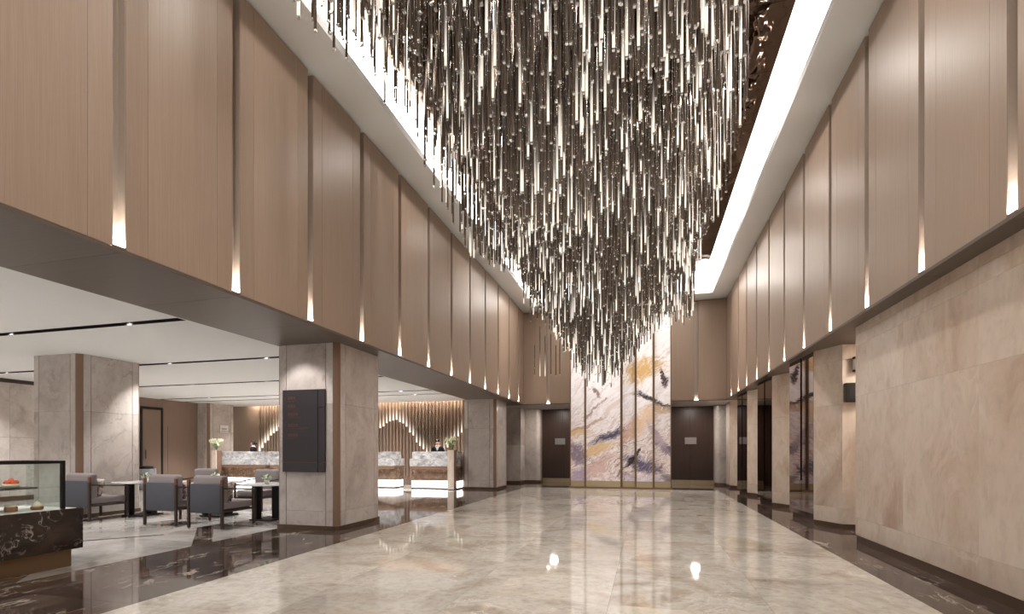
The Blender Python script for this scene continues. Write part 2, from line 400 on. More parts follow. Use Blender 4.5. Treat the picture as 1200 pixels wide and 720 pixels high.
# ---- lounge shell
lc = structure(box('ceiling_lounge', -17.6, -5.77, YN, 17.4, 3.42, 3.5, 'black'))
se = [YN] + [v for s_ in SLOTS for v in (s_ - .07, s_ + .07)] + [16.9]
for a, b in zip(se[0::2], se[1::2]):
    box('ceiling_panel', -17.5, -5.78, a, b, LC, LC + .06, 'grey_paint', lc)
for s_ in SLOTS:
    box('slot_backing', -17.5, -5.78, s_ - .09, s_ + .09, LC + .16, LC + .18, 'black', lc)
    box('slot_liner', -17.5, -5.78, s_ + .066, s_ + .07, LC - .001, LC + .16, 'black', lc); box('slot_liner', -17.5, -5.78, s_ - .07, s_ - .066, LC - .001, LC + .16, 'black', lc)
box('slot_backing', -17.5, -5.78, 17.15, 17.4, 3.30, 3.42, 'white_paint', lc)
box('soffit_back', -5.80, -5.77, YN, 17.4, SOFFIT + .0, 3.42, 'grey_paint', lc)
# left marble wall of the lounge
wl = structure(box('wall_lounge', -15.62, -15.44, YN, 10.6, 0, LC, 'backing'))
for a, b in zip(frange(.4, 10.6, 6), frange(.4, 10.6, 6)[1:]):
    for z0, z1 in ((.12, 1.6), (1.6, 2.97)):
        box('marble_slab', -15.44, -15.40, a + G, b - G, z0 + G, z1 - G, 'col_marble', wl)
box('skirting', -15.44, -15.395, .4, 10.6, 0, .12, 'skirting', wl)
# brown timber wall with the service door
ws = structure(box('wall_service', -16.6, -16.42, 10.6, 15.3, 0, LC, 'backing'))
structure(box('wall_return', -16.6, -15.44, 10.6, 10.7, 0, LC, 'wood_brown'))
for a, b in ((10.7, 12.0), (12.0, 13.05), (13.85, 15.28)):
    box('veneer_board', -16.42, -16.40, a + .002, b - .002, .1, LC, 'wood_brown', ws)
box('veneer_board', -16.42, -16.40, 13.05, 13.85, 2.78, LC, 'wood_brown', ws)
box('skirting', -16.42, -16.39, 10.7, 15.28, 0, .1, 'skirting', ws)
hid = box('hidden_door', -16.41, -16.39, 14.05, 14.95, .1, 2.15, 'wood_brown', ws)
d1 = structure(empty('door_1', (-16.41, 13.45, 0)))
box('door_leaf', 0, .03, -.33, .33, .02, 2.68, 'wood_brown', d1)
box('door_frame', 0, .05, -.40, -.34, 0, 2.76, 'black', d1); box('door_frame', 0, .05, .34, .40, 0, 2.76, 'black', d1)
box('door_frame', 0, .05, -.34, .34, 2.70, 2.76, 'black', d1)
hd = mesh_obj('door_handle', cyl_me(.012, .012, .3, 'black_metal', 10), d1, (.07, -.25, 1.15))
# reception back wall : smooth lit part + slats
wr = structure(box('wall_reception', -17.4, -5.6, 17.25, 17.4, 0, 3.42, 'wood_brown'))
box('skirting', -15.3, -5.7, 17.17, 17.25, 0, .30, 'wood_brown', wr)
for a, b in ((-17.3, -16.3), (-16.3, -15.35)):
    box('veneer_board', a + .003, b - .003, 17.21, 17.25, 0, 3.40, 'wood', wr)
def slat_z(x):
    pts = [(-15.4, 1.1), (-14.7, 1.9), (-13.9, 2.55), (-13.3, 2.3), (-12.0, 1.25), (-11.2, 1.6), (-10.2, 1.9), (-9.15, 2.48), (-8.7, 2.2), (-8.2, 1.55), (-7.7, 1.0), (-7.4, .95), (-6.8, 1.6), (-6.2, 2.2), (-5.6, 2.4)]
    for (a, za), (b, zb) in zip(pts, pts[1:]):
        if a <= x <= b: return za + (zb - za) * (x - a) / (b - a)
    return 1.5
n = 70
for i in range(n):
    x = -15.25 + i * (9.6 / n)
    box('back_slat', x - .05, x + .05, 17.20, 17.25, .3, 3.32, 'slat_wood', wr)
    zt = slat_z(x) + random.uniform(-.05, .05)
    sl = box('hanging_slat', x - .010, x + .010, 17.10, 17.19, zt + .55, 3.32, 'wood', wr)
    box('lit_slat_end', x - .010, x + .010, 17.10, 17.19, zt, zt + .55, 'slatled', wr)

# ---- marble columns
def column(name, x0, x1, y0, y1, top, label):
    c = empty(name, ((x0 + x1) / 2, (y0 + y1) / 2, 0)); hx = (x1 - x0) / 2; hy = (y1 - y0) / 2
    structure(c); ch = .085
    box('core', -hx + .05, hx - .05, -hy + .05, hy - .05, .06, top, 'backing', c)
    def face(axis, sgn, half, span):
        e = span - ch; cuts = [-e, -e + .13, e - .13, e] if span > .45 else [-e, e]
        for a, b in zip(cuts, cuts[1:]):
            for z0, z1 in ((.07, .30), (.30, 2.0), (2.0, top)):
                z0 += .0015; z1 -= .0015; a_, b_ = a + .006, b - .006
                if axis == 'y': box('marble_slab', a_, b_, sgn * half, sgn * (half - .05), z0, z1, 'col_marble', c)
                else: box('marble_slab', sgn * half, sgn * (half - .05), a_, b_, z0, z1, 'col_marble', c)
    face('y', -1, hy, hx); face('y', 1, hy, hx); face('x', 1, hx, hy); face('x', -1, hx, hy)
    for sx in (-1, 1):
        for sy in (-1, 1):
            pts = [(sx * (hx - ch), sy * (hy - .012)), (sx * (hx - .012), sy * (hy - ch)), (sx * (hx - ch - .02), sy * (hy - ch - .02))]
            pts = [(sx * (hx - ch), sy * (hy - .01)), (sx * (hx - .045), sy * (hy - .045)), (sx * (hx - .01), sy * (hy - ch)), (sx * (hx - ch), sy * (hy - ch))]
            prism('corner_strip', pts, .0, top, 'brown_strip', c)
    o = ch * .55
    pts = [(-hx + o, -hy), (hx - o, -hy), (hx, -hy + o), (hx, hy - o), (hx - o, hy), (-hx + o, hy), (-hx, hy - o), (-hx, -hy + o)]
    prism('plinth', [(a * 1.004, b * 1.004) for a, b in pts], 0, .07, 'skirting', c)
    return c
column('column_1', -5.82, -4.66, 6.88, 8.20, SOFFIT, '')
column('column_2', -5.90, -4.72, 15.65, 17.0, SOFFIT, '')
column('column_3', -11.38, -10.14, 6.90, 8.12, LC, '')
column('column_4', -17.05, -15.90, 15.28, 16.55, LC, '')

# ---- right side: marble wall, then angled piers with bronze mirror faces
wm = structure(box('wall_marble', 2.85, 3.05, YN, 7.93, .1, SOFFIT, 'backing'))
ye = [7.93 - 1.33 * k for k in range(9)][::-1]
for a, b in zip(ye, ye[1:]):
    for z0, z1 in ((.10, .34), (.34, 2.0), (2.0, 2.70), (2.70, 2.85), (2.85, SOFFIT)):
        box('marble_slab', 2.80, 2.85, a + .0006, b - .0006, z0 + .0008, z1 - .0008, 'wall_marble', wm)
box('marble_slab', 2.85, 4.2, 7.90, 7.93, .1, SOFFIT, 'wall_marble', wm)
structure(box('baseboard_right', 2.812, 2.86, YN, 7.925, 0, .10, 'skirting'))
structure(box('wall_lift_lobby', 4.2, 4.4, 7.0, 20.4, 0, SOFFIT + .2, 'wall_marble'))
def pier(name, yf):
    """yf: where the slanting face meets the hall plane"""
    c = structure(empty(name, (2.77, yf, 0)))
    B = [(0, 0), (.26, -.52), (1.43, -.52), (1.43, 1.32), (0, 1.32)]
    prism('core', [(.03, .02), (.28, -.49), (1.40, -.49), (1.40, 1.29), (.03, 1.29)], .08, SOFFIT, 'backing', c)
    nx, ny = -.894, -.447
    for z0, z1 in ((.085, .34), (.34, 2.0), (2.0, SOFFIT - .25), (SOFFIT - .25, SOFFIT)):
        z0 += .0012; z1 -= .0012
        prism('marble_slab', [(0, 0), (.26, -.52), (.30, -.49), (.035, .02)], z0, z1, 'wall_marble', c)
        prism('marble_slab', [(.26, -.52), (1.42, -.52), (1.42, -.48), (.29, -.48)], z0, z1, 'wall_marble', c)
        prism('marble_slab', [(.0, 1.32), (1.42, 1.32), (1.42, 1.28), (.04, 1.28)], z0, z1, 'wall_marble', c)
    # bronze mirror face on the hall side, split by a dark joint
    sl = lambda v_: -.035 * v_
    for ya, yb_, zt in ((.01, .58, SOFFIT), (.68, 1.31, SOFFIT), (.60, .66, .72)):
        prism('mirror_panel', [(sl(ya), ya), (.035, ya), (.035, yb_), (sl(yb_), yb_)], .09, zt, 'bronze_mirror', c)
    box('dark_joint', .005, .035, .58, .68, .72, SOFFIT, 'black', c)
    prism('plinth', [(.015, .01), (.27, -.505), (1.42, -.505), (1.42, 1.305), (.015, 1.305)], 0, .085, 'skirting', c)
    return c
piers = [pier('pier_%d' % (i + 1), y) for i, y in enumerate((9.62, 12.55, 15.45))]
# last narrow pier before the far wall
c = structure(empty('pier_4', (2.77, 18.45, 0)))
prism('core', [(.03, .02), (.32, -.17), (1.40, -.17), (1.40, .9), (.03, .9)], .08, SOFFIT, 'backing', c)
for z0, z1 in ((.085, .34), (.34, 1.5), (1.5, SOFFIT)):
    prism('marble_slab', [(0, 0), (.30, -.20), (.34, -.17), (.035, .03)], z0 + .001, z1 - .001, 'wall_marble', c)
    prism('marble_slab', [(.30, -.20), (1.40, -.20), (1.40, -.16), (.34, -.16)], z0 + .001, z1 - .001, 'wall_marble', c)
    box('marble_slab', 0, .035, .03, .9, z0 + .001, z1 - .001, 'wall_marble', c)
prism('plinth', [(.015, .01), (.31, -.19), (1.40, -.19), (1.40, .9), (.015, .9)], 0, .085, 'skirting', c)

# ---- far niches with dark doors
nc = structure(box('ceiling_niche', -6.4, 4.3, YB + .0, 20.5, SOFFIT - .002, SOFFIT + .022, 'white_paint'))
wf = structure(box('wall_niche', -6.4, 4.3, 20.3, 20.5, 0, SOFFIT - .003, 'wood_dark'))
def niche_door(name, x0, x1):
    d = structure(empty(name, ((x0 + x1) / 2, 20.2, 0))); w = (x1 - x0) / 2
    for a, b in ((-w, -.003), (.003, w)):
        box('door_leaf', a, b, 0, .06, .16, SOFFIT - .004, 'wood_dark', d)
        box('kick_plate', a, b, -.012, .06, .0, .155, 'brass', d)
    return d
niche_door('door_2', -4.10, -2.45); niche_door('door_3', .80, 2.45)
def niche_pier(name, x0, x1, y0, y1, side):
    c = structure(empty(name, (0, 0, 0))); r = .16; pts = []
    if side > 0:    # rounded corner towards +x
        pts = [(x0, y1), (x0, y0)] + [(x1 - r + r * math.sin(a), y0 + r - r * math.cos(a)) for a in [i * PI / 16 for i in range(9)]] + [(x1, y1)]
    else:
        pts = [(x1, y1)] + [(x0 + r - r * math.sin(a), y0 + r - r * math.cos(a)) for a in [i * PI / 16 for i in range(8, -1, -1)]] + [(x1, y0)]
        pts = [(x1, y1), (x0, y1)] + [(x0 + r - r * math.cos(a), y0 + r - r * math.sin(a)) for a in [i * PI / 16 for i in range(9)]] + [(x1, y0)]
    prism('marble_slab', pts, .085, SOFFIT - .02, 'col_marble', c)
    prism('plinth', pts, 0, .085, 'skirting', c)
    return c
niche_pier('niche_pier_1', -4.95, -4.12, 19.75, 20.3, 1)
niche_pier('niche_pier_2', 2.45, 2.95, 19.75, 20.3, -1)
c = structure(empty('niche_pier_3', (0, 0, 0)))
for z0, z1 in ((.085, 1.5), (1.5, SOFFIT)):
    box('marble_slab', -5.75, -4.72, 19.0, 19.7, z0 + .001, z1 - .001, 'col_marble', c)
box('plinth', -5.74, -4.73, 19.015, 19.69, 0, .085, 'skirting', c)
structure(box('wall_corridor', -6.6, -6.4, 17.4, 20.5, 0, SOFFIT + .1, 'wood_brown'))
structure(box('wall_entrance_side', 3.05, 3.2, YN, 7.0, 0, SOFFIT + .3, 'backing'))

# ================================================================== ART SCREEN
def art_material():
    t = NT('abstract_painted_screen'); p = t.pos()
    sep = t.n('ShaderNodeSeparateXYZ'); t.put(sep.inputs[0], p); X, Z = sep.outputs[0], sep.outputs[2]
    flat = t.n('ShaderNodeCombineXYZ'); t.put(flat.inputs[0], X); t.put(flat.inputs[1], Z); flat = flat.outputs[0]
    wcol = t.noise(flat, .9, 5, .6, col=True)
    warped = t.vmath('ADD', flat, t.vmath('SCALE', t.vmath('SUBTRACT', wcol, (.5, .5, .5)), sc=.9))
    def streak(angle, sx, sy, scale, detail=6):
        mp = t.n('ShaderNodeMapping'); t.put(mp.inputs[0], warped)
        mp.inputs['Rotation'].default_value = (0, 0, -angle); 
        v = t.vmath('MULTIPLY', mp.outputs[0], (sx, sy, 1)); return t.noise(v, scale, detail, .62)
    st = streak(.85, .8, 5.5, 1.4); st2 = streak(.5, 1.2, 9, 1.8); mott = t.noise(warped, 5.0, 7, .7); st3 = streak(.62, 1.6, 16, 2.4, 7)
    base = t.ramp(st, [(.30, S(196, 184, 188)), (.46, S(232, 228, 228)), (.62, S(242, 240, 241)), (.78, S(204, 194, 204))])
    # mineral colours, denser low on the screen
    low = t.n('ShaderNodeMapRange'); t.put(low.inputs[0], Z); low.inputs[1].default_value = 3.1; low.inputs[2].default_value = 1.2; low.inputs[3].default_value = .12; low.inputs[4].default_value = 1
    band = t.ramp(st2, [(.34, S(126, 108, 124)), (.42, S(214, 182, 166)), (.48, S(240, 234, 234)), (.55, S(236, 224, 222)), (.60, S(190, 150, 130)), (.64, S(234, 222, 220)), (.74, S(166, 146, 164))])
    col = t.mix(t.math('MULTIPLY', low.outputs[0], .85), base, band)
    vn = t.math('ABSOLUTE', t.math('SUBTRACT', streak(.7, 1.3, 3.2, 2.1, 8), .5))
    vm = t.math('MULTIPLY', t.math('MULTIPLY', t.ramp(vn, [(0, 1), (.022, 0)]), low.outputs[0]), t.ramp(t.noise(flat, 1.7, 3), [(.42, 0), (.55, .8)]))
    col = t.mix(vm, col, S(112, 90, 98))
    px = 3.3 / 119
    blobs = [  # u, v, half length, half width (px), angle, colour, strength
        (755, 433, 24, 11, .15, S(196, 160, 108), 1.0), (766, 468, 26, 4, -.45, S(50, 42, 52), 1.0), (752, 459, 12, 3, -.9, S(62, 50, 58), .9),
        (713, 512, 22, 5, .5, S(84, 78, 98), 1.0), (676, 508, 15, 6, .15, S(216, 178, 124), .9), (700, 528, 22, 5, .25, S(218, 186, 136), .9),
        (677, 534, 11, 13, .3, S(132, 116, 134), .95), (754, 545, 22, 7, -.28, S(98, 90, 118), 1.0), (783, 528, 14, 5, -.75, S(108, 98, 122), .95),
        (700, 549, 26, 9, .5, S(206, 172, 164), .75), (782, 560, 7, 8, 0, S(120, 110, 116), .9), (738, 506, 17, 8, .9, S(196, 152, 126), .8),
        (742, 540, 18, 1.8, .9, S(52, 42, 48), 1.0), (777, 443, 9, 2.2, -1.2, S(74, 58, 62), 1.0), (702, 455, 8, 3, -1.0, S(124, 96, 88), .9),
        (696, 479, 22, 1.6, .65, S(150, 118, 108), .8), (757, 492, 22, 9, .95, S(222, 186, 150), .8), (775, 478, 14, 4, -.1, S(190, 160, 130), .8),
        (752, 566, 24, 8, .2, S(206, 198, 222), .7), (682, 559, 12, 9, .6, S(170, 156, 184), .8), (725, 470, 34, 3, .75, S(214, 196, 192), .7),
        (772, 512, 24, 3, -1.0, S(186, 164, 176), .8), (690, 497, 26, 2.2, .55, S(168, 130, 112), .7)]
    for u, v, L, W, ang, c, k in blobs:
        cx = -2.5 + (u - 668) * px; cz = 1.25 + (529 - v) * px
        ca, sa = math.cos(ang), math.sin(ang)
        d = t.vmath('SUBTRACT', warped, (cx, cz, 0))
        def dot(ax):
            nd = t.n('ShaderNodeVectorMath', operation='DOT_PRODUCT'); t.put(nd.inputs[0], d); nd.inputs[1].default_value = ax; return nd.outputs['Value']
        a = dot((ca / (L * px), sa / (L * px), 0)); b = dot((-sa / (W * px), ca / (W * px), 0))
        rr = t.math('ADD', t.math('POWER', t.math('ABSOLUTE', a), 2.0), t.math('POWER', t.math('ABSOLUTE', b), 2.0))
        rr = t.math('ADD', rr, t.math('ADD', t.math('MULTIPLY', t.math('SUBTRACT', mott, .5), 2.4), t.math('MULTIPLY', t.math('SUBTRACT', st3, .5), 5.0)))
        m = t.n('ShaderNodeMapRange'); t.put(m.inputs[0], rr); m.inputs[1].default_value = 1.5; m.inputs[2].default_value = .3; m.inputs[3].default_value = 0; m.inputs[4].default_value = k
        col = t.mix(m.outputs[0], col, c)
    return t.fin(col, .45, 0, .3)
M['art'] = art_material()
scr = empty('art_screen', (-.85, 17.2, 0))
tag(scr, 'tall five-panel screen painted with cream, purple and gold abstract swirls between the dark doors', 'artwork')
edges = [-2.50, -1.98, -.79, -.33, .24, .80]; depth = [.0, .0, .16, .0, .10]
for i, (a, b) in enumerate(zip(edges, edges[1:])):
    y = -.2 + depth[i]
    a -= -.85; b -= -.85
    pn = box('painted_panel', a + .034, b - .034, y, y + .06, .26, CEIL - .25, 'art', scr)
    box('panel_frame', a, a + .032, y - .02, y + .08, .08, CEIL - .25, 'bronze', scr)
    box('panel_frame', b - .032, b, y - .02, y + .08, .08, CEIL - .25, 'bronze', scr)
    box('panel_foot', a + .033, b - .033, y - .01, y + .06, .06, .255, 'brass', scr)
box('screen_base', -1.68, 1.68, -.26, .22, 0, .06, 'bronze', scr)

# ================================================================== CHANDELIER
ch = empty('chandelier', (-.9, 9.5, MIRROR))
tag(ch, 'huge chandelier of hanging champagne rods and crystal drops under the mirrored ceiling', 'chandelier')
ORG = Vector((-.9, 9.5, MIRROR))
def tip_z(x, y):
    g = math.exp(-((x + .95) / 1.35) ** 2)
    k = min(1, max(0, (y - 4.0) / 9.6)); d = .25 + 2.30 * k ** 1.5
    back = min(1, max(0, (y - 14.3) / .9)); d *= 1 - .55 * back
    z = 5.66 - g * d
    z += .26 * math.sin(1.05 * y + 1.5 * x) + .16 * math.sin(2.3 * x - .8 * y + 1)
    return z
rods = []
stp = .150
yy = 3.3; row = 0
while yy < 15.15:
    xr = min(1.2, .18 * yy + .02); xl = -3.32
    xx = xl + (stp / 2 if row % 2 else 0)
    while xx <= xr:
        x = xx + random.uniform(-.035, .035); y = yy + random.uniform(-.035, .035)
        j = .16 + .14 * min(1, max(0, (y - 9) / 4)); z = tip_z(x, y) + random.uniform(-j, j)
        if yy > 14.6 and x < -2.35 and row % 2: z = 3.55 + random.uniform(-.04, .04)
        rods.append((x, y, min(z, 6.3)))
        xx += stp
    yy += stp; row += 1
def rod_geo(bm_v, bm_f, glow, ox, oy, oz, L, lit, r=.0150, seg=6):
    zs = [(0, .95), (.10, 1.0), (.26, .75), (.48, .25), (.75, 0), (L, 0)] if lit else [(0, 0), (L, 0)]
    b0 = len(bm_v)
    for z, g in zs:
        for i in range(seg):
            a = 2 * PI * i / seg; bm_v.append((ox + r * math.cos(a), oy + r * math.sin(a), oz + z)); glow.append(g if lit else 0.0)
    for k in range(len(zs) - 1):
        for i in range(seg):
            p = b0 + k * seg; bm_f.append((p + i, p + (i + 1) % seg, p + seg + (i + 1) % seg, p + seg + i))
    bm_f.append(tuple(range(b0 + seg - 1, b0 - 1, -1)))
def me_from(name, v, f, mat, glow=None, smooth=False):
    me = bpy.data.meshes.new(name); me.from_pydata(v, [], f); me.materials.append(M[mat])
    if glow is not None:
        at = me.attributes.new('glow', 'FLOAT', 'POINT'); at.data.foreach_set('value', glow)
    if smooth: me.polygons.foreach_set('use_smooth', [len(p) == 4 for p in f])
    me.update(); return me
def crystal_geo(v, f, x, y, z, s):
    b0 = len(v)
    for dz, rr in ((-.9, .62), (-.55, 1), (.55, 1), (.9, .62)):
        for i in range(4):
            a = PI / 4 + PI / 2 * i; v.append((x + s * rr * 1.2 * math.cos(a), y + s * rr * 1.2 * math.sin(a), z + s * dz))
    for k in range(3):
        for i in range(4):
            p = b0 + k * 4; f.append((p + i, p + (i + 1) % 4, p + 4 + (i + 1) % 4, p + 4 + i))
    f.append((b0 + 3, b0 + 2, b0 + 1, b0)); f.append((b0 + 12, b0 + 13, b0 + 14, b0 + 15))
def wire_geo(v, f, x, y, z0, z1, r=.0022):
    b0 = len(v)
    for z in (z0, z1):
        for i in range(3):
            a = 2 * PI * i / 3; v.append((x + r * math.cos(a), y + r * math.sin(a), z))
    for i in range(3): f.append((b0 + i, b0 + (i + 1) % 3, b0 + 3 + (i + 1) % 3, b0 + 3 + i))
ctan = (math.cos(YAW), math.sin(YAW))
def visible(x, y, z):
    D = -x * ctan[1] + y * ctan[0]; u = 600 + F_PX * (x * ctan[0] + y * ctan[1]) / D; v = HORIZON - F_PX * (z - EYE) / D
    return 0 <= u <= 1200 and v >= 4, D
ranked = sorted(rods, key=lambda r: visible(*r)[1] if visible(*r)[0] else 99)
front = ranked[:300]; rest = ranked[300:]
wv, wf_, bv, bf = [], [], [], []
rod_me = {}; cr_v, cr_f = [], []; crystal_geo(cr_v, cr_f, 0, 0, 0, .017); cr_me = me_from('crystal', cr_v, cr_f, 'crystal')
def rod_len(z): return min(MIRROR - z, random.choice((.9, 1.2, 1.5, 1.8)))
for x, y, z in front:
    lit = random.random() < .20; L = rod_len(z); key = (round(L, 1), lit)
    if key not in rod_me:
        v, f, g = [], [], []; rod_geo(v, f, g, 0, 0, 0, key[0], lit, seg=8); rod_me[key] = me_from('rod', v, f, 'rod', g, True)
    p = Vector((x, y, z)) - ORG
    o = mesh_obj('rod', rod_me[key], ch, p); mesh_obj('crystal', cr_me, o, (0, 0, -.014))
    wire_geo(wv, wf_, p.x, p.y, p.z + key[0] - .05, 0)
v, f, g, cv, cf = [], [], [], [], []
for x, y, z in rest:
    lit = random.random() < .17 + .016 * max(0, y - 5); L = rod_len(z); p = Vector((x, y, z)) - ORG
    rod_geo(v, f, g, p.x, p.y, p.z, L, lit, .0145, 5); crystal_geo(cv, cf, p.x, p.y, p.z - .014, .016)
    wire_geo(wv, wf_, p.x, p.y, p.z + L - .05, 0)
o = mesh_obj('rods', me_from('rods', v, f, 'rod', g, True), ch); o['kind'] = 'stuff'
o = mesh_obj('crystals', me_from('crystals', cv, cf, 'crystal'), ch); o['kind'] = 'stuff'
# strings of small beads between the rods
for x, y, z in rods:
    x += stp / 2 - .9 * 0; y += random.uniform(-.05, .05); zz = z + random.uniform(.1, .35); p = Vector((x, y, zz)) - ORG
    if x > min(1.2, .18 * y + .02): continue
    wire_geo(wv, wf_, p.x, p.y, p.z, 0, .0015)
    zb = p.z
    while zb < -.1:
        s = .0048; b0 = len(bv)
        bv += [(p.x + s, p.y, zb), (p.x, p.y + s, zb), (p.x - s, p.y, zb), (p.x, p.y - s, zb), (p.x, p.y, zb + s), (p.x, p.y, zb - s)]
        for i in range(4): bf.append((b0 + i, b0 + (i + 1) % 4, b0 + 4)); bf.append((b0 + (i + 1) % 4, b0 + i, b0 + 5))
        zb += random.uniform(.12, .2)
o = mesh_obj('suspension_wires', me_from('suspension_wires', wv, wf_, 'wire'), ch); o['kind'] = 'stuff'
o = mesh_obj('beads', me_from('beads', bv, bf, 'bead'), ch); o['kind'] = 'stuff'

# ================================================================== DIRECTORY SIGN on column 1
sg = empty('directory_sign', (-5.258, 6.875, .92))
tag(sg, 'dark bronze directory board with copper lettering fixed on the marble column', 'sign')
box('board', -.388, .262, -.035, 0, .0, 1.31, 'sign_board', sg, .003)
box('side_panel', .266, .388, -.030, 0, .16, 1.02, 'sign_board', sg, .003)
box('side_panel', .266, .388, -.030, 0, 1.024, 1.31, 'sign_board', sg, .003)
box('side_panel', .266, .388, -.030, 0, .0, .156, 'sign_board', sg, .003)
box('groove_line', -.388, .262, -.0365, -.034, .152, .156, 'bronze', sg)
def lettering(name, parent, rows, y, mat):
    """unreadable at this distance in the photograph: short strokes where the characters stand"""
    bm = bmesh.new()
    def q(x0, x1, z0, z1):
        vs_ = [bm.verts.new((x0, y, z0)), bm.verts.new((x1, y, z0)), bm.verts.new((x1, y, z1)), bm.verts.new((x0, y, z1))]
        bm.faces.new(vs_)
        w = [bm.verts.new((v_.co.x, y + .002, v_.co.z)) for v_ in vs_]
        for i in range(4): bm.faces.new((vs_[i], w[i], w[(i + 1) % 4], vs_[(i + 1) % 4]))
    for x, z, hgt, cnt, big in rows:
        for k in range(cnt):
            w = hgt * (1.0 if big else .62); cx = x + k * w * 1.18
            if big:
                for j in range(3): q(cx, cx + w, z + hgt * (.08 + .36 * j), z + hgt * (.08 + .36 * j) + hgt * .13)
                q(cx + w * .42, cx + w * .56, z, z + hgt); 
                if k % 2: q(cx, cx + w * .12, z, z + hgt * .8)
            else:
                q(cx, cx + w * .22, z, z + hgt)
                if k % 3: q(cx + w * .5, cx + w * .75, z, z + hgt * .9)
                q(cx, cx + w * .75, z + hgt * .4, z + hgt * .58)
    o = mesh_obj(name, from_bm(name, bm, mat), parent); o['kind'] = 'stuff'; return o
rows = []
for z, nb, ns in ((1.16, 3, 9), (1.03, 3, 11), (.90, 4, 14), (.73, 4, 20), (.57, 4, 10)):
    rows += [(-.285, z, .042, nb, True), (-.285, z - .045, .026, ns, False)]
rows += [(-.345, 1.17, .03, 1, False), (-.345, .74, .03, 1, False), (-.345, .575, .03, 1, False)]
lettering('lettering', sg, rows, -.0375, 'sign_text')
# white plate on the far column
sp = empty('plate_sign', (-15.885, 15.98, 1.96)); sp.rotation_euler = (0, 0, PI / 2)
tag(sp, 'small pale plate with dark lettering on the marble column beside the reception flowers', 'sign')
box('plate', -.2, .2, -.02, 0, 0, .3, 'plate', sp, .004)
lettering('lettering', sp, [(-.11, .12, .07, 3, True), (-.14, .05, .03, 14, False)], -.022, 'sign_dark')
for x, lab in ((-3.37, 'small steel plate on the dark door by the reception side'), (1.64, 'small steel plate on the dark door by the lift side')):
    d = empty('door_plate', (x, 20.2, 1.52)); tag(d, lab, 'sign')
    box('plate', -.21, .21, -.02, 0, 0, .26, 'steel', d, .004)
    box('plate_rim', -.22, .22, -.012, 0, -.01, .0, 'black_metal', d)

# lift bay fittings
wlmp = empty('wall_lamp', (3.20, 9.10, 2.50)); tag(wlmp, 'small black and white wall lamp high on the marble pier in the first lift bay', 'lamp')
mesh_obj('shade', cyl_me(.045, .045, .16, 'white_paint', 14), wlmp, (0, -.06, .12)); mesh_obj('cap', cyl_me(.05, .05, .03, 'black_metal', 14), wlmp, (0, -.06, .225)); mesh_obj('cap', cyl_me(.05, .05, .03, 'black_metal', 14), wlmp, (0, -.06, .02))
box('bracket', -.012, .012, -.03, 0, .08, .12, 'black_metal', wlmp)
lb = empty('lift_indicator', (3.30, 9.1, 2.03)); tag(lb, 'dark box lintel mounted on the marble pier above the first lift opening', 'lift indicator')
box('housing', -.255, .5, -.10, 0, 0, .30, 'black_metal', lb, .004); box('front_screen', -.20, .3, -.104, -.098, .06, .24, 'black', lb)
for i, y in enumerate((9.62, 12.55, 15.45)):
    pass

# ================================================================== LOUNGE FURNITURE
def cushion_me(name, dx, dy, dz, mat, bev):
    bm = bmesh.new(); bmesh.ops.create_cube(bm, size=1)
    for v_ in bm.verts: v_.co = Vector((v_.co.x * dx, v_.co.y * dy, v_.co.z * dz))
    bmesh.ops.bevel(bm, geom=bm.edges[:], offset=bev, segments=3, affect='EDGES', profile=.5)
    return from_bm(name, bm, mat, True)
def make_chair():
    c = empty('lounge_chair')
    # local frame: chair looks towards +y, back at y = 0
    W, D = .33, .68
    box('back_panel', -W + .03, W - .03, -.012, .022, .26, .73, 'grey_fabric', c, .012)
    mesh_obj('back_cushion', cushion_me('back_cushion', .60, .15, .46, 'taupe_fabric', .05), c, (0, .10, .63))
    mesh_obj('seat_cushion', cushion_me('seat_cushion', .60, .62, .13, 'taupe_fabric', .035), c, (0, .36, .375))
    box('seat_frame', -W + .02, W - .02, .02, D - .02, .27, .305, 'chair_wood', c, .004)
    for s in (-1, 1):
        lg = box('leg', s * W - .02, s * W + .02, -.02, .02, .02, .70, 'chair_wood', c, .004)
        box('post_cap', -.021, .021, -.021, .021, .34, .44, 'chair_cap', lg, .003)
        mesh_obj('brass_foot', cyl_me(.014, .018, .03, 'brass', 8), lg, (0, 0, -.345))
        lf = box('leg', s * W - .018, s * W + .018, D - .036, D, .02, .60, 'chair_wood', c, .004)
        mesh_obj('brass_foot', cyl_me(.013, .017, .03, 'brass', 8), lf, (0, 0, -.295))
        bm = bmesh.new(); bar(bm, (s * W, 0, .66), (s * W, D - .01, .61), .013, 8)
        mesh_obj('armrest', from_bm('armrest', bm, 'chair_wood', True), c)
    return c
def make_pillow(name='scatter_cushion'):
    bm = bmesh.new(); n = 8; verts = {}
    for s in (-1, 1):
        for i in range(n + 1):
            for j in range(n + 1):
                a, b = i / n * 2 - 1, j / n * 2 - 1; e = (1 - a * a) * (1 - b * b)
                k = 1 - .06 * (1 - abs(a)) * (abs(b) > .9) - .06 * (1 - abs(b)) * (abs(a) > .9)
                verts[s, i, j] = bm.verts.new((a * .16 * k, s * .06 * e ** .45, b * .16 * k))
        for i in range(n):
            for j in range(n):
                q = [verts[s, i, j], verts[s, i + 1, j], verts[s, i + 1, j + 1], verts[s, i, j + 1]]
                bm.faces.new(q if s < 0 else q[::-1])
    bmesh.ops.remove_doubles(bm, verts=bm.verts, dist=1e-4)
    return from_bm(name, bm, 'print', True)
t = NT('printed_cushion'); p = t.pos(); k = t.noise(p, 14, 4, .7, 1.0)
M['print'] = t.fin(t.ramp(k, [(.40, S(190, 178, 170)), (.5, S(140, 122, 116)), (.6, S(96, 80, 78))], 'CONSTANT'), .9, 0, .1)
chair0 = make_chair()
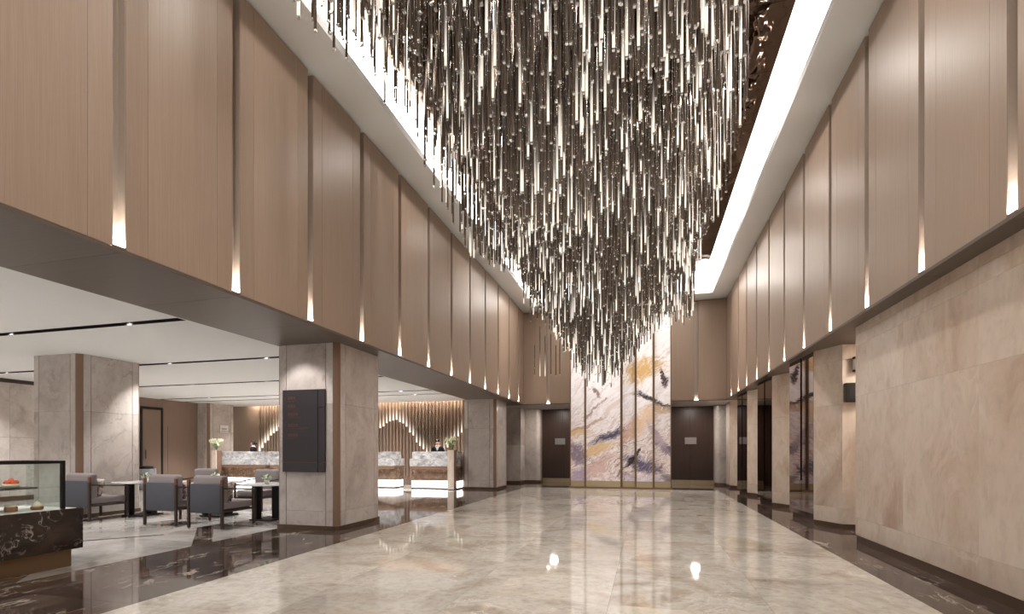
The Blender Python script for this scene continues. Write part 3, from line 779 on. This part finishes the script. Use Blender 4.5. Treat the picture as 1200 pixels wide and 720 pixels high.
spots = [  # x centre, y of the back, turn, label
    (-6.79, 6.47, 0, 'grey lounge chair with its back to the hall, beside the sign column'),
    (-7.80, 6.55, 0, 'grey lounge chair with its back to the hall, between two other such chairs'),
    (-9.73, 6.57, 0, 'grey lounge chair with its back to the hall, beside the pastry counter'),
    (-9.62, 9.30, PI, 'grey lounge chair facing the hall across the table beside the far column'),
    (-7.92, 9.25, PI, 'grey lounge chair facing the hall across the middle table'),
    (-6.60, 9.25, PI, 'grey lounge chair facing the hall, half hidden by the sign column')]
pil_me = make_pillow()
for i, (x, y, r, lab) in enumerate(spots):
    o = chair0 if i == 0 else copy_tree(chair0)
    o.location = (x, y, 0); o.rotation_euler = (0, 0, r)
    tag(o, lab, 'chair', 'lounge chairs')
    if i < 3:
        pl = mesh_obj('scatter_cushion', pil_me, None, (x + .13, y + .262, .60), (math.radians(-14), 0, 0))
        tag(pl, 'brown printed scatter cushion on the chair ' + ('beside the sign column', 'between two other chairs', 'beside the pastry counter')[i], 'cushion', 'scatter cushions')
def make_table():
    c = empty('cafe_table')
    n = 40; prof = []
    bm = bmesh.new(); r = .42; e = 3.2
    ring = []
    for i in range(n):
        a = 2 * PI * i / n; ca, sa = math.cos(a), math.sin(a); k = (abs(ca) ** e + abs(sa) ** e) ** (-1 / e); ring.append((r * k * ca, r * k * sa))
    lev = []
    for s, z in ((.97, .635), (1, .642), (1, .655), (.985, .66)): lev.append([bm.verts.new((x * s, y * s, z)) for x, y in ring])
    for a, b in zip(lev, lev[1:]):
        for i in range(n): bm.faces.new((a[i], a[(i + 1) % n], b[(i + 1) % n], b[i]))
    bm.faces.new(lev[0][::-1]); bm.faces.new(lev[-1])
    mesh_obj('table_top', from_bm('table_top', bm, 'table_marble'), c)
    box('pedestal', -.22, -.11, -.18, -.06, .03, .635, 'black', c, .004)
    box('pedestal', .02, .18, .04, .16, .03, .635, 'black', c, .004)
    box('base_plate', -.23, .23, -.23, .25, 0, .03, 'black', c, .006)
    return c
t0 = make_table()
tabs = [(-6.66, 7.72, 'marble-topped cafe table with black pedestals beside the sign column'), (-8.02, 7.95, 'marble-topped cafe table hidden behind the middle chair'), (-9.50, 7.60, 'marble-topped cafe table by the far column near the pastry counter')]
for i, (x, y, lab) in enumerate(tabs):
    o = t0 if i == 0 else copy_tree(t0)
    o.location = (x, y, 0); tag(o, lab, 'table', 'cafe tables')

def petal_ball(bm, c, r, n, rng):
    for _ in range(n):
        d = Vector((rng.gauss(0, 1), rng.gauss(0, 1), rng.gauss(0, 1) * .8 + .3)).normalized()
        pc = Vector(c) + d * r * rng.uniform(.4, 1); up = d.orthogonal().normalized(); sd = d.cross(up); s = r * .38
        a = pc + up * s; b = pc + sd * s * .7 + d * s * .2; e = pc - up * s; f = pc - sd * s * .7 + d * s * .2
        vs_ = [bm.verts.new(v_) for v_ in (a, b, e, f)]; bm.faces.new(vs_)
def leaf(bm, root, tip, w):
    root, tip = Vector(root), Vector(tip); d = tip - root; sd = d.cross(Vector((0, 0, 1)))
    sd = sd.normalized() * w if sd.length > 1e-5 else Vector((w, 0, 0)); m = root + d * .5 + Vector((0, 0, .02))
    vs_ = [bm.verts.new(v_) for v_ in (root, m + sd, tip, m - sd)]; bm.faces.new(vs_)
def posy(x, y, lab, seed):
    rng = random.Random(seed); c = empty('table_flowers', (x, y, .66)); tag(c, lab, 'flowers', 'table flowers')
    mesh_obj('bowl', lathe_me('bowl', [(.03, 0), (.045, .03), (.05, .07), (.046, .072)], 'tray', 14), c)
    bm = bmesh.new()
    for k in range(7):
        a = k * 2 * PI / 6; petal_ball(bm, (.055 * math.cos(a) * (k < 6), .055 * math.sin(a) * (k < 6), .11 + .035 * (k == 6)), .04, 14, rng)
    mesh_obj('blossoms', from_bm('blossoms', bm, 'petal'), c)
    bm = bmesh.new()
    for k in range(12):
        a = rng.uniform(0, 6.28); leaf(bm, (0, 0, .06), (.12 * math.cos(a), .12 * math.sin(a), .09 + rng.uniform(0, .09)), .018)
    mesh_obj('leaves', from_bm('leaves', bm, 'leaf'), c)
posy(-6.62, 7.62, 'small white posy on the table beside the sign column', 1)
posy(-8.25, 8.10, 'small white posy on the middle cafe table', 2)
posy(-9.22, 7.45, 'small white posy on the table by the far column', 3)

# grey drum stand by the service door
ds = empty('drum_stand', (-15.75, 12.75, 0)); tag(ds, 'grey stone stand with a black top by the brown service door', 'stand')
mesh_obj('drum', lathe_me('drum', [(.24, 0), (.26, .02), (.26, .66), (.25, .68)], 'stone_grey', 24), ds)
mesh_obj('top', lathe_me('top', [(.2, .68), (.2, .76), (.19, .77)], 'black', 24), ds)

# ================================================================== PASTRY COUNTER
pc = empty('pastry_counter', (-6.0, 2.6, 0)); tag(pc, 'dark marble counter with a black framed glass display case', 'counter')
Y0, Y1 = -1.4, 1.53
box('base', -.80, -.06, Y0, Y1 - .08, 0, .19, 'bronze', pc)
for a, b in zip(frange(Y0, Y1, 2), frange(Y0, Y1, 2)[1:]):
    box('marble_front', -.04, 0, a + .001, b - .001, .19, .63, 'counter_marble', pc, .003)
box('marble_end', -.86, -.042, Y1 - .04, Y1, .19, .63, 'counter_marble', pc, .003)
box('counter_body', -.85, -.045, Y0, Y1 - .042, .192, .61, 'black', pc)
box('counter_top', -.86, -.042, Y0, Y1 - .042, .61, .632, 'tray', pc, .002)
gy1 = 1.37
for a, b in zip(frange(Y0, gy1, 2), frange(Y0, gy1, 2)[1:]):
    box('glass_pane', -.045, -.037, a + .02, b - .004, .635, 1.125, 'glass', pc)
box('glass_pane', -.60, -.06, gy1 - .01, gy1 - .002, .635, 1.125, 'glass', pc)
box('frame_rail', -.06, -.025, Y0, gy1, 1.12, 1.15, 'black_metal', pc); box('frame_rail', -.63, -.60, Y0, gy1, 1.12, 1.15, 'black_metal', pc)
box('frame_rail', -.60, -.06, gy1 - .03, gy1, 1.12, 1.15, 'black_metal', pc)
box('frame_post', -.06, -.025, gy1 - .03, gy1, .632, 1.12, 'black_metal', pc)
box('glass_top', -.60, -.06, Y0, gy1 - .03, 1.13, 1.14, 'glass', pc)
box('shelf', -.56, -.16, Y0, 1.20, .858, .876, 'black_metal', pc, .002)
box('glass_shelf', -.10, -.06, Y0, gy1 - .03, .866, .874, 'glass', pc)
box('back_door', -.59, -.57, Y0, .92, .64, 1.11, 'black_metal', pc)
box('added_case_fill', -.085, -.065, Y0, gy1 - .04, 1.121, 1.129, 'case_fill', pc)  # added glowing strip tucked behind the rail, brightens the pastries
def pastry(x, y, z, kind, lab):
    c = empty(kind, (x, y, z)); tag(c, lab, 'pastry', 'pastries in the display case')
    rng = random.Random(int(abs(y) * 1000) + len(lab))
    if kind == 'fruit_tart':
        mesh_obj('crust', lathe_me('crust', [(.05, 0), (.068, .035), (.06, .038)], 'cream_cake', 18), c)
        bm = bmesh.new()
        for k in range(7):
            a = k * 2 * PI / 6; bmesh.ops.create_icosphere(bm, subdivisions=2, radius=.024, matrix=Matrix.Translation((.036 * math.cos(a) * (k < 6), .036 * math.sin(a) * (k < 6), .052 + .02 * (k == 6))))
        mesh_obj('fruit', from_bm('fruit', bm, 'red_cake', True), c)
    elif kind == 'cream_puff':
        mesh_obj('choux', lathe_me('choux', [(.045, 0), (.056, .018), (.05, .035)], 'brown_cake', 18), c)
        mesh_obj('cream', lathe_me('cream', [(.042, .032), (.05, .045), (.036, .062), (.03, .066), (.016, .082), (.004, .094)], 'cream_cake', 18), c)
    else:
        mesh_obj('cake_body', lathe_me('cake_body', [(.05, 0), (.052, .004), (.052, .045), (.046, .052)], 'brown_cake', 18), c)
        mesh_obj('icing', lathe_me('icing', [(.046, .05), (.05, .058), (.03, .074), (.008, .08)], 'cream_cake', 18), c)
pastry(-6.28, 3.64, .878, 'fruit_tart', 'red fruit tart on the upper shelf of the display case')
pastry(-6.25, 3.62, .632, 'iced_cake', 'brown cake with cream icing on the counter inside the display case')
pastry(-6.22, 3.83, .632, 'cream_puff', 'cream puff on the counter near the end of the display case')
pastry(-6.25, 3.42, .632, 'iced_cake', 'brown iced cake half out of view on the counter in the display case')

# ================================================================== RECEPTION
def make_desk(x0, x1, pyl, lab):
    y = 15.35; c = empty('reception_desk', ((x0 + x1) / 2, y, 0)); tag(c, lab, 'desk', 'reception desks'); w = (x1 - x0) / 2
    box('upper_marble', -w + .06, w - .0, .06, .50, 1.0, 1.24, 'desk_marble', c, .004)
    box('lower_marble', -w, w, 0, .75, .75, 1.0, 'desk_marble', c, .004)
    box('underside', -w, w, .026, .75, .70, .75, 'brown_strip', c)
    box('front_lip', -w, w, .0, .025, .655, .75, 'brown_strip', c)
    box('recess_panel', -w + .04, w - .02, .10, .72, .27, .70, 'recess_marble', c)
    box('under_counter_light', -w + .10, w - .08, .06, .08, .685, .698, 'under_led', c)
    box('luminous_plinth', -w + .05, w - .03, .05, .70, .04, .265, 'plinth_light', c)
    box('base', -w + .04, w - .02, .06, .70, 0, .04, 'black_metal', c)
    return c
desks = [(-7.65, -5.95, 'grey marble reception desk with a glowing white base beside the column'), (-10.0, -8.22, 'grey marble reception desk partly hidden behind the sign column'),
         (-13.20, -11.4, 'grey marble reception desk mostly hidden by the sign column'), (-15.50, -13.42, 'grey marble reception desk with flowers seen beyond the lounge chairs')]
for d in desks: make_desk(d[0], d[1], 0, d[2])
def pylon(x, lab):
    c = empty('desk_pylon', (x, 15.18, 0)); tag(c, lab, 'pylon', 'desk pylons')
    box('stone_face', -.11, .11, -.12, -.09, .02, 1.285, 'wall_marble', c, .003); box('side_body', -.105, .105, -.09, .13, .02, 1.28, 'brown_strip', c, .003); box('foot', -.1, .1, -.11, .12, 0, .02, 'black_metal', c)
pylon(-6.06, 'narrow beige stone pylon in front of the desk beside the column'); pylon(-15.42, 'narrow beige stone pylon beside the desk beyond the lounge chairs')
def tall_flowers(x, lab, seed):
    rng = random.Random(seed); c = empty('flower_vase', (x, 15.18, 1.285)); tag(c, lab, 'flowers', 'tall flower vases')
    mesh_obj('vase', lathe_me('vase', [(.035, 0), (.04, .01), (.03, .12), (.045, .2), (.04, .2)], 'glass', 14), c)
    st = bmesh.new(); bl = bmesh.new()
    for k in range(26):
        a = rng.uniform(0, 6.28); rr = rng.uniform(.02, .28); top = Vector((rr * math.cos(a), rr * math.sin(a), rng.uniform(.26, .46) - rr * .3))
        bar(st, (0, 0, .02), top, .003, 4); petal_ball(bl, top, .06, 12, rng)
        if k % 3 == 0: leaf(st, (0, 0, .16), top * .9, .02)
    mesh_obj('stems', from_bm('stems', st, 'leaf'), c); mesh_obj('blossoms', from_bm('blossoms', bl, 'petal_green'), c)
tall_flowers(-6.06, 'pale green flowers in a glass vase on the pylon beside the column', 5); tall_flowers(-15.42, 'pale green flowers in a glass vase on the pylon beyond the lounge chairs', 6)

def skin_mesh(name, verts, edges, radii, mat, parent, root=0, sub=2):
    me = bpy.data.meshes.new(name); me.from_pydata(verts, edges, []); me.materials.append(M[mat])
    o = mesh_obj(name, me, parent)
    o.modifiers.new('skin', 'SKIN'); me.skin_vertices or None
    for i, r in enumerate(radii): me.skin_vertices[0].data[i].radius = r if isinstance(r, tuple) else (r, r)
    me.skin_vertices[0].data[root].use_root = True
    ss = o.modifiers.new('sub', 'SUBSURF'); ss.levels = sub; ss.render_levels = sub
    for md in o.modifiers:
        if md.type == 'SKIN': md.use_smooth_shade = True
    return o
def person(x, y, turn, lab, bun):
    p = empty('person', (x, y, 0), turn); tag(p, lab, 'person', 'receptionists')
    # faces -y ; height 1.66
    V = [(0, 0, .92), (0, .01, 1.10), (0, 0, 1.28), (0, .01, 1.40), (0, .0, 1.47), (0, -.01, 1.54), (0, -.015, 1.60)]
    E_ = [(0, 1), (1, 2), (2, 3), (3, 4), (4, 5), (5, 6)]
    R_ = [(.15, .11), (.125, .095), (.15, .10), (.10, .07), (.052, .05), (.075, .088), (.07, .085)]
    for s in (-1, 1):
        b = len(V); V += [(s * .17, .01, 1.35), (s * .22, .02, 1.10), (s * .17, -.16, 1.03), (s * .12, -.24, 1.05)]
        E_ += [(3, b), (b, b + 1), (b + 1, b + 2), (b + 2, b + 3)]; R_ += [.055, .043, .034, .028]
        b = len(V); V += [(s * .09, 0, .86), (s * .09, -.01, .48), (s * .09, .01, .09), (s * .09, -.10, .04)]
        E_ += [(0, b), (b, b + 1), (b + 1, b + 2), (b + 2, b + 3)]; R_ += [.09, .058, .04, .035]
    body = skin_mesh('body', V, E_, R_, 'skin', p)
    # jacket and trousers over the body
    JV = [(0, 0, .90), (0, .01, 1.10), (0, 0, 1.28), (0, .01, 1.40)]; JE = [(0, 1), (1, 2), (2, 3)]; JR = [(.175, .13), (.145, .11), (.172, .118), (.115, .082)]
    for s in (-1, 1):
        b = len(JV); JV += [(s * .175, .01, 1.355), (s * .225, .02, 1.10), (s * .18, -.13, 1.035)]; JE += [(3, b), (b, b + 1), (b + 1, b + 2)]; JR += [.064, .054, .045]
    skin_mesh('jacket', JV, JE, JR, 'suit', p)
    TV = [(0, 0, .93)]; TE = []; TR = [(.16, .12)]
    for s in (-1, 1):
        b = len(TV); TV += [(s * .09, 0, .86), (s * .09, -.01, .48), (s * .09, .01, .10)]; TE += [(0, b), (b, b + 1), (b + 1, b + 2)]; TR += [.10, .07, .055]
    skin_mesh('trousers', TV, TE, TR, 'suit', p)
    # fingers, one short chain each
    for s in (-1, 1):
        for k in range(4):
            fx = s * (.12 - .018 + .014 * k)
            L = (.055, .065, .06, .045)[k]
            skin_mesh('finger', [(fx, -.245, 1.05), (fx, -.245 - L * .6, 1.052), (fx, -.245 - L, 1.035)], [(0, 1), (1, 2)], [.008, .0075, .006], 'skin', p, 0, 1)
        skin_mesh('finger', [(s * .10, -.225, 1.05), (s * .075, -.25, 1.05), (s * .07, -.272, 1.04)], [(0, 1), (1, 2)], [.009, .008, .007], 'skin', p, 0, 1)
    # collar
    bm = bmesh.new()
    for s in (-1, 1):
        a = [(s * .005, -.125, 1.26), (s * .075, -.10, 1.43), (s * .03, -.075, 1.46), (s * .0, -.09, 1.40)]
        bm.faces.new([bm.verts.new(v_) for v_ in (a if s > 0 else a[::-1])])
    bmesh.ops.solidify(bm, geom=bm.faces[:], thickness=.006)
    mesh_obj('shirt_collar', from_bm('shirt_collar', bm, 'shirt'), p)
    # hair: cap over the skull, open at the face, with a bun
    bm = bmesh.new(); bmesh.ops.create_uvsphere(bm, u_segments=20, v_segments=14, radius=1)
    for v_ in bm.verts: v_.co = Vector((v_.co.x * .088, v_.co.y * .104, v_.co.z * .112))
    bmesh.ops.delete(bm, geom=[v_ for v_ in bm.verts if v_.co.z < -.075 or (v_.co.y < -.045 and v_.co.z < .04)], context='VERTS')
    bmesh.ops.translate(bm, verts=bm.verts, vec=(0, -.002, 1.578))
    if bun: bmesh.ops.create_icosphere(bm, subdivisions=2, radius=.042, matrix=Matrix.Translation((0, .105, 1.56)))
    mesh_obj('hair', from_bm('hair', bm, 'hair', True), p)
    for s in (-1, 1):
        bm = bmesh.new(); bmesh.ops.create_icosphere(bm, subdivisions=2, radius=.009, matrix=Matrix.Translation((s * .03, -.092, 1.575)))
        mesh_obj('eye', from_bm('eye', bm, 'hair', True), p)
        bm = bmesh.new(); bmesh.ops.create_icosphere(bm, subdivisions=2, radius=.018, matrix=Matrix.Translation((s * .078, .0, 1.565)) @ Matrix.Diagonal((.5, .8, 1.3, 1)))
        mesh_obj('ear', from_bm('ear', bm, 'skin', True), p)
    bm = bmesh.new(); bmesh.ops.create_cone(bm, cap_ends=True, segments=8, radius1=.013, radius2=.005, depth=.045, matrix=Matrix.Translation((0, -.104, 1.557)) @ Matrix.Rotation(.25, 4, 'X'))
    mesh_obj('nose', from_bm('nose', bm, 'skin', True), p)
    bm = bmesh.new(); bmesh.ops.create_icosphere(bm, subdivisions=2, radius=.02, matrix=Matrix.Translation((0, -.093, 1.522)) @ Matrix.Diagonal((1, .35, .35, 1)))
    mesh_obj('mouth', from_bm('mouth', bm, 'lip', True), p)
    return p
person(-7.12, 16.48, .25, 'receptionist in a dark suit and white shirt behind the desk beside the column', False)
person(-14.95, 16.48, -1.1, 'receptionist in a dark suit with tied hair behind the desk beyond the lounge chairs', True)
